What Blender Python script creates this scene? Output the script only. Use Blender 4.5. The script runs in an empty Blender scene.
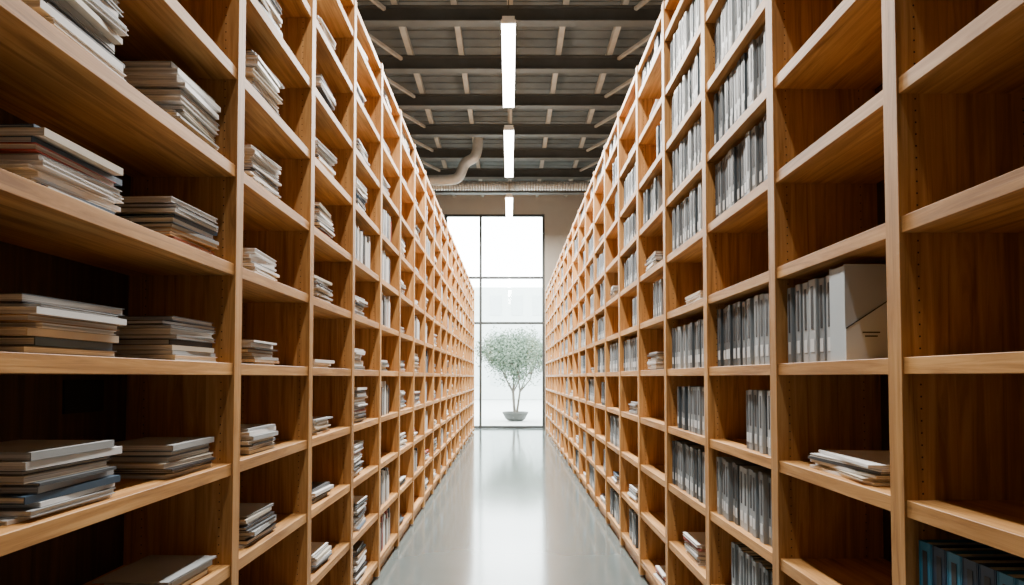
import bpy, math, random
from mathutils import Vector
random.seed(11)
S=bpy.context.scene
COL=S.collection
EYE=1.6; W=1.04; D=0.42

# ---------------------------------------------------------------- materials
def new_mat(name):
    m=bpy.data.materials.new(name); m.use_nodes=True
    nt=m.node_tree; b=nt.nodes['Principled BSDF']
    return m,nt,b
def simple(name,col,rough=0.6,metal=0.0,var=0.12,scale=(6,6,6),spec=0.4,bump=0.0):
    m,nt,b=new_mat(name)
    tc=nt.nodes.new('ShaderNodeTexCoord'); mp=nt.nodes.new('ShaderNodeMapping')
    mp.inputs['Scale'].default_value=scale
    n=nt.nodes.new('ShaderNodeTexNoise'); n.inputs['Scale'].default_value=1.0; n.inputs['Detail'].default_value=4
    r=nt.nodes.new('ShaderNodeValToRGB')
    r.color_ramp.elements[0].position=0.3; r.color_ramp.elements[1].position=0.7
    r.color_ramp.elements[0].color=tuple(c*(1-var) for c in col)+(1,)
    r.color_ramp.elements[1].color=tuple(min(1,c*(1+var)) for c in col)+(1,)
    L=nt.links.new
    L(tc.outputs['Object'],mp.inputs['Vector']); L(mp.outputs[0],n.inputs['Vector'])
    L(n.outputs['Fac'],r.inputs[0]); L(r.outputs[0],b.inputs['Base Color'])
    b.inputs['Roughness'].default_value=rough; b.inputs['Metallic'].default_value=metal
    b.inputs['Specular IOR Level'].default_value=spec
    return m
def wood(name,scale,c0,c1,c2,rough=0.5):
    m,nt,b=new_mat(name); L=nt.links.new
    tc=nt.nodes.new('ShaderNodeTexCoord'); mp=nt.nodes.new('ShaderNodeMapping')
    mp.inputs['Scale'].default_value=scale
    n=nt.nodes.new('ShaderNodeTexNoise'); n.inputs['Scale'].default_value=1; n.inputs['Detail'].default_value=8
    n.inputs['Roughness'].default_value=0.65; n.inputs['Distortion'].default_value=0.9
    r=nt.nodes.new('ShaderNodeValToRGB'); e=r.color_ramp.elements
    e[0].position=0.33; e[0].color=c0+(1,); e[1].position=0.66; e[1].color=c2+(1,)
    k=e.new(0.5); k.color=c1+(1,)
    n2=nt.nodes.new('ShaderNodeTexNoise'); n2.inputs['Scale'].default_value=2.3; n2.inputs['Detail'].default_value=2
    mx=nt.nodes.new('ShaderNodeMixRGB'); mx.blend_type='MULTIPLY'; mx.inputs[0].default_value=0.7
    r2=nt.nodes.new('ShaderNodeValToRGB'); r2.color_ramp.elements[0].position=0.35; r2.color_ramp.elements[1].position=0.65
    r2.color_ramp.elements[0].color=(0.74,0.69,0.62,1); r2.color_ramp.elements[1].color=(1,1,1,1)
    # board-to-board variation (per-board attribute)
    at=nt.nodes.new('ShaderNodeAttribute'); at.attribute_name='board_tone'
    mx3=nt.nodes.new('ShaderNodeMixRGB'); mx3.blend_type='MULTIPLY'; mx3.inputs[0].default_value=1.0
    L(tc.outputs['Object'],mp.inputs[0]); L(mp.outputs[0],n.inputs['Vector']); L(n.outputs['Fac'],r.inputs[0])
    L(tc.outputs['Object'],n2.inputs['Vector']); L(n2.outputs['Fac'],r2.inputs[0])
    L(r.outputs[0],mx.inputs[1]); L(r2.outputs[0],mx.inputs[2]); L(mx.outputs[0],mx3.inputs[1])
    L(at.outputs['Fac'],mx3.inputs[2]); L(mx3.outputs[0],b.inputs['Base Color'])
    bp=nt.nodes.new('ShaderNodeBump'); bp.inputs['Strength'].default_value=0.2; bp.inputs['Distance'].default_value=0.003
    L(n.outputs['Fac'],bp.inputs['Height']); L(bp.outputs[0],b.inputs['Normal'])
    b.inputs['Roughness'].default_value=rough; b.inputs['Specular IOR Level'].default_value=0.3
    return m
oc=((0.33,0.15,0.042),(0.57,0.285,0.088),(0.72,0.40,0.145))
M_wv=wood('oak_vertical',(34,34,1.6),*oc)
M_wh=wood('oak_shelf',(34,1.6,34),*oc)
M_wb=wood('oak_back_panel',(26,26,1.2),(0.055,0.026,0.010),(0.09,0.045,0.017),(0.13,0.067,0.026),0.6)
M_hole=simple('pin_hole_dark',(0.03,0.018,0.009),0.9)
M_dark=simple('dark_recess',(0.015,0.013,0.012),0.8)

M_floor=simple('polished_concrete',(0.115,0.142,0.142),0.12,0,0.06,(1.2,1.2,1.2),1.0)
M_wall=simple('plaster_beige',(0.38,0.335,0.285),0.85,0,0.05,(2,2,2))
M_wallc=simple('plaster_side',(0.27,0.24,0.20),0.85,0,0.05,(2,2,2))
M_ceil=simple('ceiling_deck_grey',(0.10,0.108,0.105),0.8,0,0.2,(3,3,3))
M_beam=simple('steel_beam_grey',(0.07,0.07,0.063),0.6,0.1,0.15,(4,4,4))
M_joist=simple('joist_grey',(0.30,0.28,0.24),0.7,0,0.15,(4,4,4))
M_duct=simple('galvanised_duct',(0.42,0.41,0.38),0.45,0.4,0.1,(8,8,8))
M_frame=simple('window_frame_grey',(0.04,0.045,0.045),0.5,0.2,0.05)
M_fix=simple('fixture_white',(0.75,0.75,0.73),0.5,0,0.03)

PAL=[simple('page_edges',(0.68,0.67,0.64),0.85,0,0.35,(3,3,420)),
     simple('cover_white',(0.78,0.78,0.77),0.45,0,0.05),
     simple('cover_grey',(0.36,0.38,0.39),0.45,0,0.10),
     simple('cover_slate',(0.08,0.09,0.10),0.45,0,0.10),
     simple('cover_cream',(0.60,0.54,0.44),0.5,0,0.10),
     simple('cover_blue',(0.05,0.09,0.14),0.45,0,0.10),
     simple('cover_maroon',(0.30,0.05,0.035),0.45,0,0.10),
     simple('cover_black',(0.02,0.02,0.024),0.4,0,0.10),
     simple('cover_kraft',(0.38,0.25,0.14),0.6,0,0.10)]
BIN=[simple('binder_grey_blue',(0.26,0.295,0.32),0.45,0,0.08),
     simple('binder_light',(0.42,0.46,0.48),0.45,0,0.06),
     simple('binder_dark_stripe',(0.035,0.038,0.042),0.6,0,0.1),
     PAL[0],
     simple('binder_label',(0.68,0.71,0.72),0.6,0,0.03),
     simple('binder_teal',(0.03,0.20,0.34),0.4,0,0.08),
     simple('binder_navy',(0.02,0.05,0.10),0.4,0,0.08),
     simple('binder_mid',(0.08,0.10,0.115),0.45,0,0.1)]

# ---------------------------------------------------------------- mesh builder
class MB:
    def __init__(s): s.v=[]; s.f=[]; s.m=[]; s.t=[]
    def box(s,c,sz,mat=0,rot=0.0,tilt=0.0):
        n=len(s.v); cx,cy,cz=c; hx,hy,hz=sz[0]/2,sz[1]/2,sz[2]/2
        cr,sr=math.cos(rot),math.sin(rot); ct,st=math.cos(tilt),math.sin(tilt)
        for dx in(-hx,hx):
            for dy in(-hy,hy):
                for dz in(-hz,hz):
                    y=dy*ct-dz*st; z=dy*st+dz*ct
                    s.v.append((cx+dx*cr-y*sr, cy+dx*sr+y*cr, cz+z))
        for q in((0,1,3,2),(4,6,7,5),(0,4,5,1),(2,3,7,6),(0,2,6,4),(1,5,7,3)):
            s.f.append(tuple(n+i for i in q)); s.m.append(mat)
    def poly(s,pts,mat=0):
        n=len(s.v); s.v+=list(pts); s.f.append(tuple(range(n,n+len(pts)))); s.m.append(mat)
    def prism(s,pts0,pts1,mat=0):
        n=len(s.v); k=len(pts0); s.v+=list(pts0)+list(pts1)
        s.f.append(tuple(n+i for i in range(k))); s.m.append(mat)
        s.f.append(tuple(n+k+i for i in reversed(range(k)))); s.m.append(mat)
        for i in range(k):
            j=(i+1)%k; s.f.append((n+i,n+k+i,n+k+j,n+j)); s.m.append(mat)
    def obj(s,name,mats,parent=None,bevel=0,tone=False):
        me=bpy.data.meshes.new(name); me.from_pydata(s.v,[],s.f)
        for m in mats: me.materials.append(m)
        me.polygons.foreach_set('material_index',s.m); me.update()
        if tone:
            rr=random.Random(3); a=me.attributes.new('board_tone','FLOAT','POINT')
            vals=[]
            for i in range(0,len(s.v),8): vals+= [rr.uniform(0.80,1.08)]*8
            a.data.foreach_set('value',vals[:len(s.v)])
        import bmesh
        bm=bmesh.new(); bm.from_mesh(me); bmesh.ops.recalc_face_normals(bm,faces=bm.faces); bm.to_mesh(me); bm.free()
        o=bpy.data.objects.new(name,me); COL.objects.link(o)
        if parent: o.parent=parent
        if bevel:
            b=o.modifiers.new('bevel','BEVEL'); b.width=bevel; b.segments=1; b.limit_method='ANGLE'
        return o
def empty(name,loc=(0,0,0)):
    e=bpy.data.objects.new(name,None); e.empty_display_size=0.2; e.location=loc; COL.objects.link(e); return e

# ---------------------------------------------------------------- bookcases
SH=0.377; TH=0.044; UT=0.062
def bz(k):                      # centre height of shelf board k
    return EYE+0.03+SH*k
KS=list(range(-4,7)); TOPZ=EYE+2.53
Lu=[0.55]+[2.447+0.9*i for i in range(19)]
Ru=[-0.10,0.82,1.73,2.53,3.40,4.29]+[4.29+0.9*i for i in range(1,17)]
YEND=19.0
Lu=[y for y in Lu if y<YEND]; Ru=[y for y in Ru if y<YEND]
def bookcase(side,ups):
    mb=MB()
    xf=side*W; xc=side*(W+D/2)
    for y in ups:
        mb.box((xc,y,(TOPZ+0.02)/2+0.01),(D,UT,TOPZ-0.0),0)
        if y<6:
            for xd in (0.05,D-0.08):
                z=bz(-4)+0.05
                while z<TOPZ-0.05:
                    if min(abs(z-bz(k)) for k in KS)>TH/2+0.006:
                        yy=y-UT/2-0.0012; r=0.0024
                        mb.box((side*(W+xd),yy+0.001,z),(2*r,0.002,2*r),3)
                    z+=0.032
    for a,b in zip(ups[:-1],ups[1:]):
        ln=b-a-UT; yc=(a+b)/2
        for k in KS:
            mb.box((xc+side*0.003,yc,bz(k)),(D-0.006,ln,TH),1)
        mb.box((xc+side*0.003,yc,TOPZ-TH/2),(D-0.006,ln,TH),1)
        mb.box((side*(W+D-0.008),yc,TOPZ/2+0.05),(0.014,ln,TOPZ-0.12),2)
        mb.box((side*(W+0.05),yc,0.05),(0.02,ln,0.098),1)
    if side<0:
        mb.box((-(W+D-0.018),2.17,1.535),(0.008,0.2,0.11),4)
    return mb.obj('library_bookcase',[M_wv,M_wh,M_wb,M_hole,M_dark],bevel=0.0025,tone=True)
bookcase(-1,Lu); bookcase(1,Ru)

# ---------------------------------------------------------------- contents
def covcol():
    return random.choices([1,2,3,4,5,6,7,8],[36,22,12,6,4,3,11,4])[0]
def magazine(mb,side,xc,y,z,dx,dy,t,rot,col):
    """one magazine: two covers, spine, inset page block"""
    ct=min(0.0022,t*0.22)
    mb.box((xc,y,z+ct/2),(dx,dy,ct),col,rot)
    mb.box((xc,y,z+t-ct/2),(dx,dy,ct),col,rot)
    mb.box((xc,y,z+t/2),(dx-0.008,dy-0.008,t-2*ct),0,rot)
    sp=-side if random.random()<0.5 else side
    off=sp*(dx/2-0.0015)
    mb.box((xc+off*math.cos(rot),y+off*math.sin(rot),z+t/2),(0.003,dy,t-2*ct),col,rot)
def stack(mb,side,yc,k,h,dy=0.30,dx=0.22,sb=0.035,far=False):
    z=bz(k)+TH/2+0.0005; top=z+h
    lo,hi=(0.006,0.020) if not far else (0.012,0.03)
    base=random.uniform(-0.03,0.03)
    while z<top:
        t=random.uniform(lo,hi)
        ddx=dx*random.uniform(0.84,1.08); ddy=dy*random.uniform(0.84,1.06)
        jx=random.uniform(-0.012,0.016)
        magazine(mb,side,side*(W+sb+ddx/2+jx),yc+random.uniform(-0.016,0.016),z,ddx,ddy,t,base+random.uniform(-0.06,0.06),covcol())
        z+=t+0.0016
def binder(mb,side,y,k,t,h,sb=0.03,dx=0.24,cols=None,lean=0.0):
    z0=bz(k)+TH/2+0.0008
    xf=W+sb
    c=cols if cols is not None else random.choices([0,1,7],[48,26,26])[0]
    e=0.003
    X=lambda d: side*(xf+d)
    mb.box((X(dx/2),y-t/2+e/2,z0+h/2),(dx,e,h),c)
    mb.box((X(dx/2),y+t/2-e/2,z0+h/2),(dx,e,h),c)
    mb.box((X(e/2),y,z0+h/2),(e,t-2*e-0.004,h),c)
    mb.box((X(dx/2+0.004),y,z0+h/2),(dx-0.02,t-2*e-0.002,h-0.012),3)
    mb.box((X(-0.0006),y,z0+h*0.20),(0.0012,t*0.55,h*0.16),4)
    mb.box((X(-0.0006),y,z0+h*0.66),(0.0012,t*0.34,h*0.52),2)  # dark vertical stripe on the upper spine
def binders(mb,side,y0,y1,k,h=0.29,sb=0.03,cols=None):
    y=y0
    while y<y1-0.03:
        t=random.uniform(0.036,0.055)
        if y+t>y1: break
        binder(mb,side,y+t/2,k,t-0.003,h*random.uniform(0.97,1.0),sb+random.uniform(-0.006,0.014),0.23,cols)
        y+=t+random.uniform(0.003,0.008)
def books(mb,side,y0,y1,k):
    """standing thin books / periodicals"""
    y=y0
    while y<y1:
        t=random.uniform(0.012,0.035); h=random.uniform(0.20,0.29); dx=random.uniform(0.16,0.21)
        z=bz(k)+TH/2+0.0008; c=covcol(); sb=0.03+random.uniform(0,0.012)
        xc=side*(W+sb+dx/2)
        mb.box((xc,y+0.001,z+h/2),(dx,0.002,h),c); mb.box((xc,y+t-0.001,z+h/2),(dx,0.002,h),c)
        mb.box((side*(W+sb+0.001),y+t/2,z+h/2),(0.002,t-0.004,h),c)
        mb.box((xc+side*0.003,y+t/2,z+h/2),(dx-0.01,t-0.004,h-0.006),0)
        y+=t+0.0015

mag=MB()
# left near double bay
for k,ha,hb in((2,0.22,0.20),(1,0.15,0.14),(0,0.13,0.13),(-1,0.15,0.09),(-2,0.06,0.05),(-3,0.08,0.1)):
    stack(mag,-1,1.60,k,ha,0.32,0.25)
    stack(mag,-1,2.19,k,hb,0.30,0.23)
    if k in(1,-1): stack(mag,-1,1.0,k,0.1,0.3,0.23)
near={0:{5:.1,4:.15,3:.19,2:.16,1:.11,0:.095,-1:.11,-2:.12,-3:.12},
      1:{5:.1,4:.14,3:.15,2:.17,1:.13,0:.035,-1:.08,-2:.07,-3:.09}}
lb=list(zip(Lu[1:-1],Lu[2:]))
mb_books=MB()
for i,(a,b) in enumerate(lb):
    yc=(a+b)/2
    for k in range(-4,7):
        if i in near:
            if k in near[i]: stack(mag,-1,yc-0.09,k,near[i][k],0.31,0.23)
            continue
        r=random.random()
        if r<0.68: stack(mag,-1,yc-0.08+random.uniform(-0.1,0.1),k,random.uniform(0.05,0.24),0.32,0.24,far=i>7)
        elif r<0.95: 
            y0=a+UT/2+random.uniform(0.02,0.15); books(mb_books,-1,y0,y0+random.uniform(0.3,0.62),k)
mag.obj('magazine_stacks',PAL)
mb_books.obj('standing_books',PAL)

# right side
bn=MB(); mg=MB(); bk=MB()
def rb(i): return Ru[i]+UT/2+0.012, Ru[i+1]-UT/2-0.008
binders(bn,1,2.13,2.49,0,0.295)
a,b=rb(3)
for k in(4,3,2,0,-2): binders(bn,1,a,b,k,0.30 if k!=-2 else 0.29)
binders(bn,1,a,a+0.40,-1,0.27); binders(bn,1,a,a+0.6,-3,0.28)
a,b=rb(4)
for k in(5,4,3,2,-2): binders(bn,1,a,b,k,0.29)
binders(bn,1,a,b,0,0.27); binders(bn,1,a,b-0.15,-1,0.27); stack(mg,1,a+0.35,1,0.06,0.32,0.22); stack(mg,1,a+0.4,-3,0.12)
for i in range(5,len(Ru)-1):
    a,b=rb(i)
    for k in range(-4,7):
        r=random.random()
        hi=0.66 if k>=0 else 0.42
        if r<hi:
            f=random.random()
            if f<0.55: binders(bn,1,a,b,k,random.uniform(0.26,0.30))
            else:
                y0=a+random.uniform(0,0.3); binders(bn,1,y0,min(b,y0+random.uniform(0.25,0.5)),k,random.uniform(0.25,0.30))
        elif r<hi+0.24: stack(mg,1,(a+b)/2+random.uniform(-0.15,0.15),k,random.uniform(0.03,0.14),0.3,0.22,far=i>9)
        elif r<hi+0.30: books(bk,1,a+0.05,a+random.uniform(0.25,0.5),k)
z=bz(-1)+TH/2+0.001
for j in range(6):
    t=0.009; magazine(mg,1,1*(W+0.035+0.14),2.10+random.uniform(-0.02,0.02),z,0.27,0.40,t,random.uniform(-0.12,0.12),[1,4,1,3,1,1][j]); z+=t+0.002
bn.obj('ring_binders',BIN); mg.obj('magazine_stacks',PAL); bk.obj('standing_books',PAL)
bl=MB()
y=1.665; cols=[5,6,5,6,6,5,5,6,5]
for c in cols:
    binder(bl,1,y,-2,0.05,0.275,0.03,0.24,c); y-=0.054
bl.obj('blue_ring_binders',BIN)

# white archive box (slanted magazine file)
mf=MB(); z0=bz(0)+TH/2+0.001; ya,yb=2.02,2.115; x0=W+0.02; x1=x0+0.26
side_pts=[(x0,z0),(x1,z0),(x1,z0+0.305),(x0,z0+0.305)]
for yy in (ya,yb-0.004):
    mf.prism([(x,yy,z) for x,z in side_pts],[(x,yy+0.004,z) for x,z in side_pts],0)
mf.box((x0+0.002,(ya+yb)/2,z0+0.15),(0.004,yb-ya-0.008,0.30),0)
mf.box((x1-0.002,(ya+yb)/2,z0+0.15),(0.004,yb-ya-0.008,0.30),0)
mf.box(((x0+x1)/2,(ya+yb)/2,z0+0.002),(x1-x0-0.008,yb-ya-0.008,0.004),0)
mf.box(((x0+x1)/2,(ya+yb)/2,z0+0.14),(x1-x0-0.02,yb-ya-0.02,0.26),1)
P=[(x0,z0),(x1,z0),(x1,z0+0.27),(x0,z0+0.10)]
mf.prism([(x,ya-0.004,z) for x,z in P],[(x,ya-0.0004,z) for x,z in P],2)
P=[(x0,z0+0.098),(x1,z0+0.268),(x1,z0+0.272),(x0,z0+0.102)]
mf.prism([(x,ya-0.0055,z) for x,z in P],[(x,ya-0.0041,z) for x,z in P],3)
for j,(w,zz) in enumerate(((0.055,0.088),(0.04,0.076))):
    mf.box((x0+0.08,ya-0.0045,z0+zz),(w,0.001,0.004),3)
mf.obj('archive_box_file',[simple('archive_card',(0.50,0.56,0.59),0.6,0,0.03),PAL[0],simple('archive_pocket',(0.70,0.78,0.82),0.6,0,0.03),M_dark])

# ---------------------------------------------------------------- room
YW=20.0; YB=-5.0; XR=3.6; H=7.55
def slab(name,c,s,m):
    mb=MB(); mb.box(c,s,0); return mb.obj(name,[m])
slab('floor',(0,(YW+YB)/2,-0.1),(2*XR+0.4,YW-YB+0.4,0.2),M_floor)
slab('ceiling',(0,(YW+YB)/2,H+0.1),(2*XR+0.4,YW-YB+0.4,0.2),M_ceil)
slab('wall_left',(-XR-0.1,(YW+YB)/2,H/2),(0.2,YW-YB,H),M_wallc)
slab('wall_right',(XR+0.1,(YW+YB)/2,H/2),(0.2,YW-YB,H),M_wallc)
slab('wall_back',(0,YB-0.1,H/2),(2*XR+0.4,0.2,H),M_wallc)
wx0,wx1,wz1=-2.05,1.09,EYE+5.12
fw=MB()
fw.box(((-XR+wx0)/2,YW+0.15,H/2),(XR+wx0,0.3,H)); fw.box(((XR+wx1)/2,YW+0.15,H/2),(XR-wx1,0.3,H))
fw.box(((wx0+wx1)/2,YW+0.15,(H+wz1)/2),(wx1-wx0,0.3,H-wz1))
fw.obj('wall_front',[M_wall])
win=empty('window_1',(0,0,0))
fr=MB(); fwid=0.075
for x in (wx0+fwid/2,-0.92,wx1-fwid/2): fr.box((x,YW+0.05,wz1/2),(fwid,0.12,wz1))
for z in (0.04,EYE+1.69,EYE+3.12,wz1-0.035):
    fr.box(((wx0+wx1)/2,YW+0.05,z),(wx1-wx0-0.002,0.10,0.07))
fr.obj('frame',[M_frame],win)
gm=bpy.data.materials.new('window_glass'); gm.use_nodes=True; nt=gm.node_tree; nt.nodes.clear()
o=nt.nodes.new('ShaderNodeOutputMaterial'); t=nt.nodes.new('ShaderNodeBsdfTransparent'); g=nt.nodes.new('ShaderNodeBsdfGlossy')
g.inputs['Roughness'].default_value=0.02; mx=nt.nodes.new('ShaderNodeMixShader'); mx.inputs[0].default_value=0.04
t.inputs[0].default_value=(0.95,0.985,0.98,1)
nt.links.new(t.outputs[0],mx.inputs[1]); nt.links.new(g.outputs[0],mx.inputs[2]); nt.links.new(mx.outputs[0],o.inputs[0])
gl=MB(); gl.poly([(wx0+.03,YW+0.05,0.03),(wx1-.03,YW+0.05,0.03),(wx1-.03,YW+0.05,wz1-.03),(wx0+.03,YW+0.05,wz1-.03)])
gl.obj('glass_pane',[gm],win)

# ceiling steelwork
bm_=MB(); HB=EYE+5.4
yy=[9.62+1.52*i for i in range(-8,7)]
for y in yy:
    if y>19.6: continue
    bm_.box((0,y,HB+0.01),(2*XR-0.02,0.17,0.02),0); bm_.box((0,y,HB+0.23),(2*XR-0.02,0.17,0.02),0)
    bm_.box((0,y,HB+0.12),(2*XR-0.02,0.02,0.21),0)
bm_.obj('ceiling_beams',[M_beam])
jj=MB()
for x in (-2.9,-1.75,-0.85,0.0,0.85,1.75,2.9):
    jj.box((x,(YW+YB)/2,HB+0.30),(0.09,YW-YB-0.05,0.11),0)
jj.obj('ceiling_joists',[M_joist])
# raking braces between neighbouring beams
br=MB()
ylist=[y for y in yy if y<19.6]
for a,b in zip(ylist[:-1],ylist[1:]):
    for x0_,x1_ in ((-2.6,-1.9),(2.6,1.9)):
        L_=math.hypot(x1_-x0_,b-a-0.2)
        ang=math.atan2(b-a-0.2,x1_-x0_)
        br.box(((x0_+x1_)/2,(a+b)/2,HB+0.17),(L_,0.05,0.05),0,ang)
br.obj('ceiling_braces',[M_joist])
dk=MB()
yb=YB+0.2
while yb<YW-0.2:
    dk.box((0,yb,H-0.006),(2*XR-0.02,0.16,0.010),0); yb+=0.28
dk.obj('corrugated_deck_ribs',[M_ceil])
dd=MB(); dd.box((0,17.6,HB-0.16),(2*XR-0.02,0.2,0.32)); dd.obj('downstand_beam',[M_beam])

def tube(name,pts,r,mat,ribs=False):
    cu=bpy.data.curves.new(name,'CURVE'); cu.dimensions='3D'; cu.bevel_depth=r; cu.bevel_resolution=5; cu.resolution_u=10
    sp=cu.splines.new('NURBS'); sp.points.add(len(pts)-1)
    for p,q in zip(sp.points,pts): p.co=(*q,1)
    sp.use_endpoint_u=True; sp.order_u=3; cu.use_fill_caps=True
    cu.materials.append(mat)
    o=bpy.data.objects.new(name,cu); COL.objects.link(o); return o
tube('ventilation_duct',[(-3.55,15.0,EYE+4.65),(-2.3,15.0,EYE+4.65),(-1.45,15.0,EYE+4.65),(-1.2,15.0,EYE+4.7),(-1.1,15.0,EYE+5.0),(-1.02,15.0,EYE+5.1),(-0.8,15.0,EYE+5.2),(-0.75,15.0,EYE+5.6),(-0.75,15.0,EYE+5.93)],0.12,M_duct)
fl=MB()
N=16; x=-3.58; prof=[]
while x<3.58: 
    prof.append((x,0.10)); prof.append((x+0.035,0.125)); x+=0.07
rings=[]
for (x,r) in prof:
    rings.append(len(fl.v))
    for i in range(N):
        a=2*math.pi*i/N; fl.v.append((x,16.6+r*math.cos(a),EYE+5.0+r*math.sin(a)))
for a,b in zip(rings[:-1],rings[1:]):
    for i in range(N):
        j=(i+1)%N; fl.f.append((a+i,a+j,b+j,b+i)); fl.m.append(0)
fl.obj('flexible_duct',[M_duct])

# pendant strip lights
em=bpy.data.materials.new('lamp_diffuser'); em.use_nodes=True; b=em.node_tree.nodes['Principled BSDF']
b.inputs['Emission Color'].default_value=(1,0.98,0.95,1); b.inputs['Emission Strength'].default_value=22; b.inputs['Base Color'].default_value=(.9,.9,.9,1)
HL=EYE+4.55
for (ya,yb,pw) in ((0.8,3.3,190),(4.4,6.9,560),(8.05,10.6,950),(11.6,14.35,950),(16.0,18.0,700)):  # nearest two fixtures are out of view, added to light the near bays
    e=empty('pendant_strip_light',(-0.02,(ya+yb)/2,HL)); ln=yb-ya
    q=MB(); q.box((0,0,0.045),(0.16,ln,0.05)); q.box((0,ln/2-0.01,0.0),(0.19,0.02,0.05)); q.box((0,-ln/2+0.01,0.0),(0.19,0.02,0.05))
    q.obj('housing',[M_fix],e)
    q=MB(); q.box((0,0,-0.01),(0.18,ln-0.045,0.058)); q.obj('diffuser',[em],e)
    q=MB()
    for s in(-1,1): q.box((0,s*(ln/2-0.3),0.07+0.42),(0.012,0.012,0.84))
    q.obj('suspension_rods',[M_beam],e)
    la=bpy.data.lights.new('strip_lamp','AREA'); la.shape='RECTANGLE'; la.size=0.17; la.size_y=ln; la.energy=pw; la.color=(1,0.955,0.885)
    lo=bpy.data.objects.new('lamp',la); lo.location=(0,0,-0.045); COL.objects.link(lo); lo.parent=e

# ---------------------------------------------------------------- outside
slab('pavement_outside',(0,35.2,-0.08),(40,30,0.12),simple('pavement',(0.40,0.42,0.41),0.8,0,0.08))
bf=MB(); bf.box((2,46,4.0),(26,1,8.0),0)
for i in range(-8,9):
    for j in range(3): bf.box((2+i*1.5,45.49,1.7+j*2.5),(0.8,0.04,1.4),1)
bf.obj('neighbouring_building',[simple('facade_pale',(0.42,0.46,0.45),0.8,0,0.03),simple('facade_glazing',(0.35,0.39,0.39),0.3,0,0.05)])
tree=empty('potted_tree',(0.20,23.6,0))
q=MB(); 
def ring_prof(mb,prof,N=24,mat=0,cx=0,cy=0):
    rs=[]
    for (r,z) in prof:
        rs.append(len(mb.v))
        for i in range(N):
            a=2*math.pi*i/N; mb.v.append((cx+r*math.cos(a),cy+r*math.sin(a),z))
    for a,b in zip(rs[:-1],rs[1:]):
        for i in range(N):
            j=(i+1)%N; mb.f.append((a+i,a+j,b+j,b+i)); mb.m.append(mat)
    mb.f.append(tuple(rs[0]+i for i in range(N))); mb.m.append(mat)
    mb.f.append(tuple(rs[-1]+i for i in range(N))); mb.m.append(mat)
ring_prof(q,[(0.28,0.0),(0.37,0.08),(0.45,0.24),(0.48,0.27),(0.48,0.32),(0.42,0.32),(0.41,0.28)])
q.obj('planter',[simple('planter_clay',(0.06,0.062,0.058),0.8)],tree)
random.seed(7)
tr=MB(); tips=[]
def limb(p,d,l,r,depth):
    q=p+d*l; N=7
    up=Vector((0,0,1)); u=d.cross(up if abs(d.z)<0.95 else Vector((1,0,0))).normalized(); v=d.cross(u)
    n=len(tr.v)
    for (c,rr) in((p,r),(q,r*0.68)):
        for i in range(N):
            a=2*math.pi*i/N; w=c+u*math.cos(a)*rr+v*math.sin(a)*rr; tr.v.append(tuple(w))
    for i in range(N):
        j=(i+1)%N; tr.f.append((n+i,n+j,n+N+j,n+N+i)); tr.m.append(0)
    if depth<=3: tips.append(q)
    if depth<=0: return
    for _ in range(3):
        nd=(d+Vector((random.uniform(-.75,.75),random.uniform(-.75,.75),random.uniform(-.45,.6)))).normalized()
        limb(q,nd,l*random.uniform(0.72,0.90),r*0.62,depth-1)
for a in(0.2,2.2,4.3):
    limb(Vector((0.05*math.cos(a),0.05*math.sin(a),0.24)),Vector((0.15*math.cos(a),0.15*math.sin(a),1)).normalized(),0.82,0.05,4)
tr.obj('trunk_and_branches',[simple('bark',(0.09,0.078,0.065),0.9)],tree)
lf=MB()
for p in tips:
    if p.z<0.75: continue
    for _ in range(42):
        c=p+Vector([random.gauss(0,0.18) for _ in range(3)])
        d=Vector([random.uniform(-1,1) for _ in range(3)]).normalized(); u=d.orthogonal().normalized()
        l=0.06; w=0.024
        lf.poly([tuple(c-d*l),tuple(c+u*w),tuple(c+d*l),tuple(c-u*w)],random.randint(0,1))
lf.obj('foliage',[simple('leaf_a',(0.075,0.12,0.08),0.7),simple('leaf_b',(0.13,0.18,0.13),0.7)],tree)  # leaf colours lightened to stand in for outdoor haze

# ---------------------------------------------------------------- world / sky
w=bpy.data.worlds.new('overcast_sky'); S.world=w; w.use_nodes=True
bg=w.node_tree.nodes['Background']; bg.inputs[0].default_value=(0.92,0.98,0.98,1); bg.inputs[1].default_value=21.0

# ---------------------------------------------------------------- camera
cd=bpy.data.cameras.new('camera'); cd.sensor_width=36; cd.lens=640/1024*36
p=math.radians(1.8)
cd.shift_x=0.002; cd.shift_y=(377-292.5-640*math.tan(p))/1024
co=bpy.data.objects.new('camera',cd); co.location=(0,0,EYE); co.rotation_euler=(math.pi/2+p,0,0); COL.objects.link(co)
S.camera=co
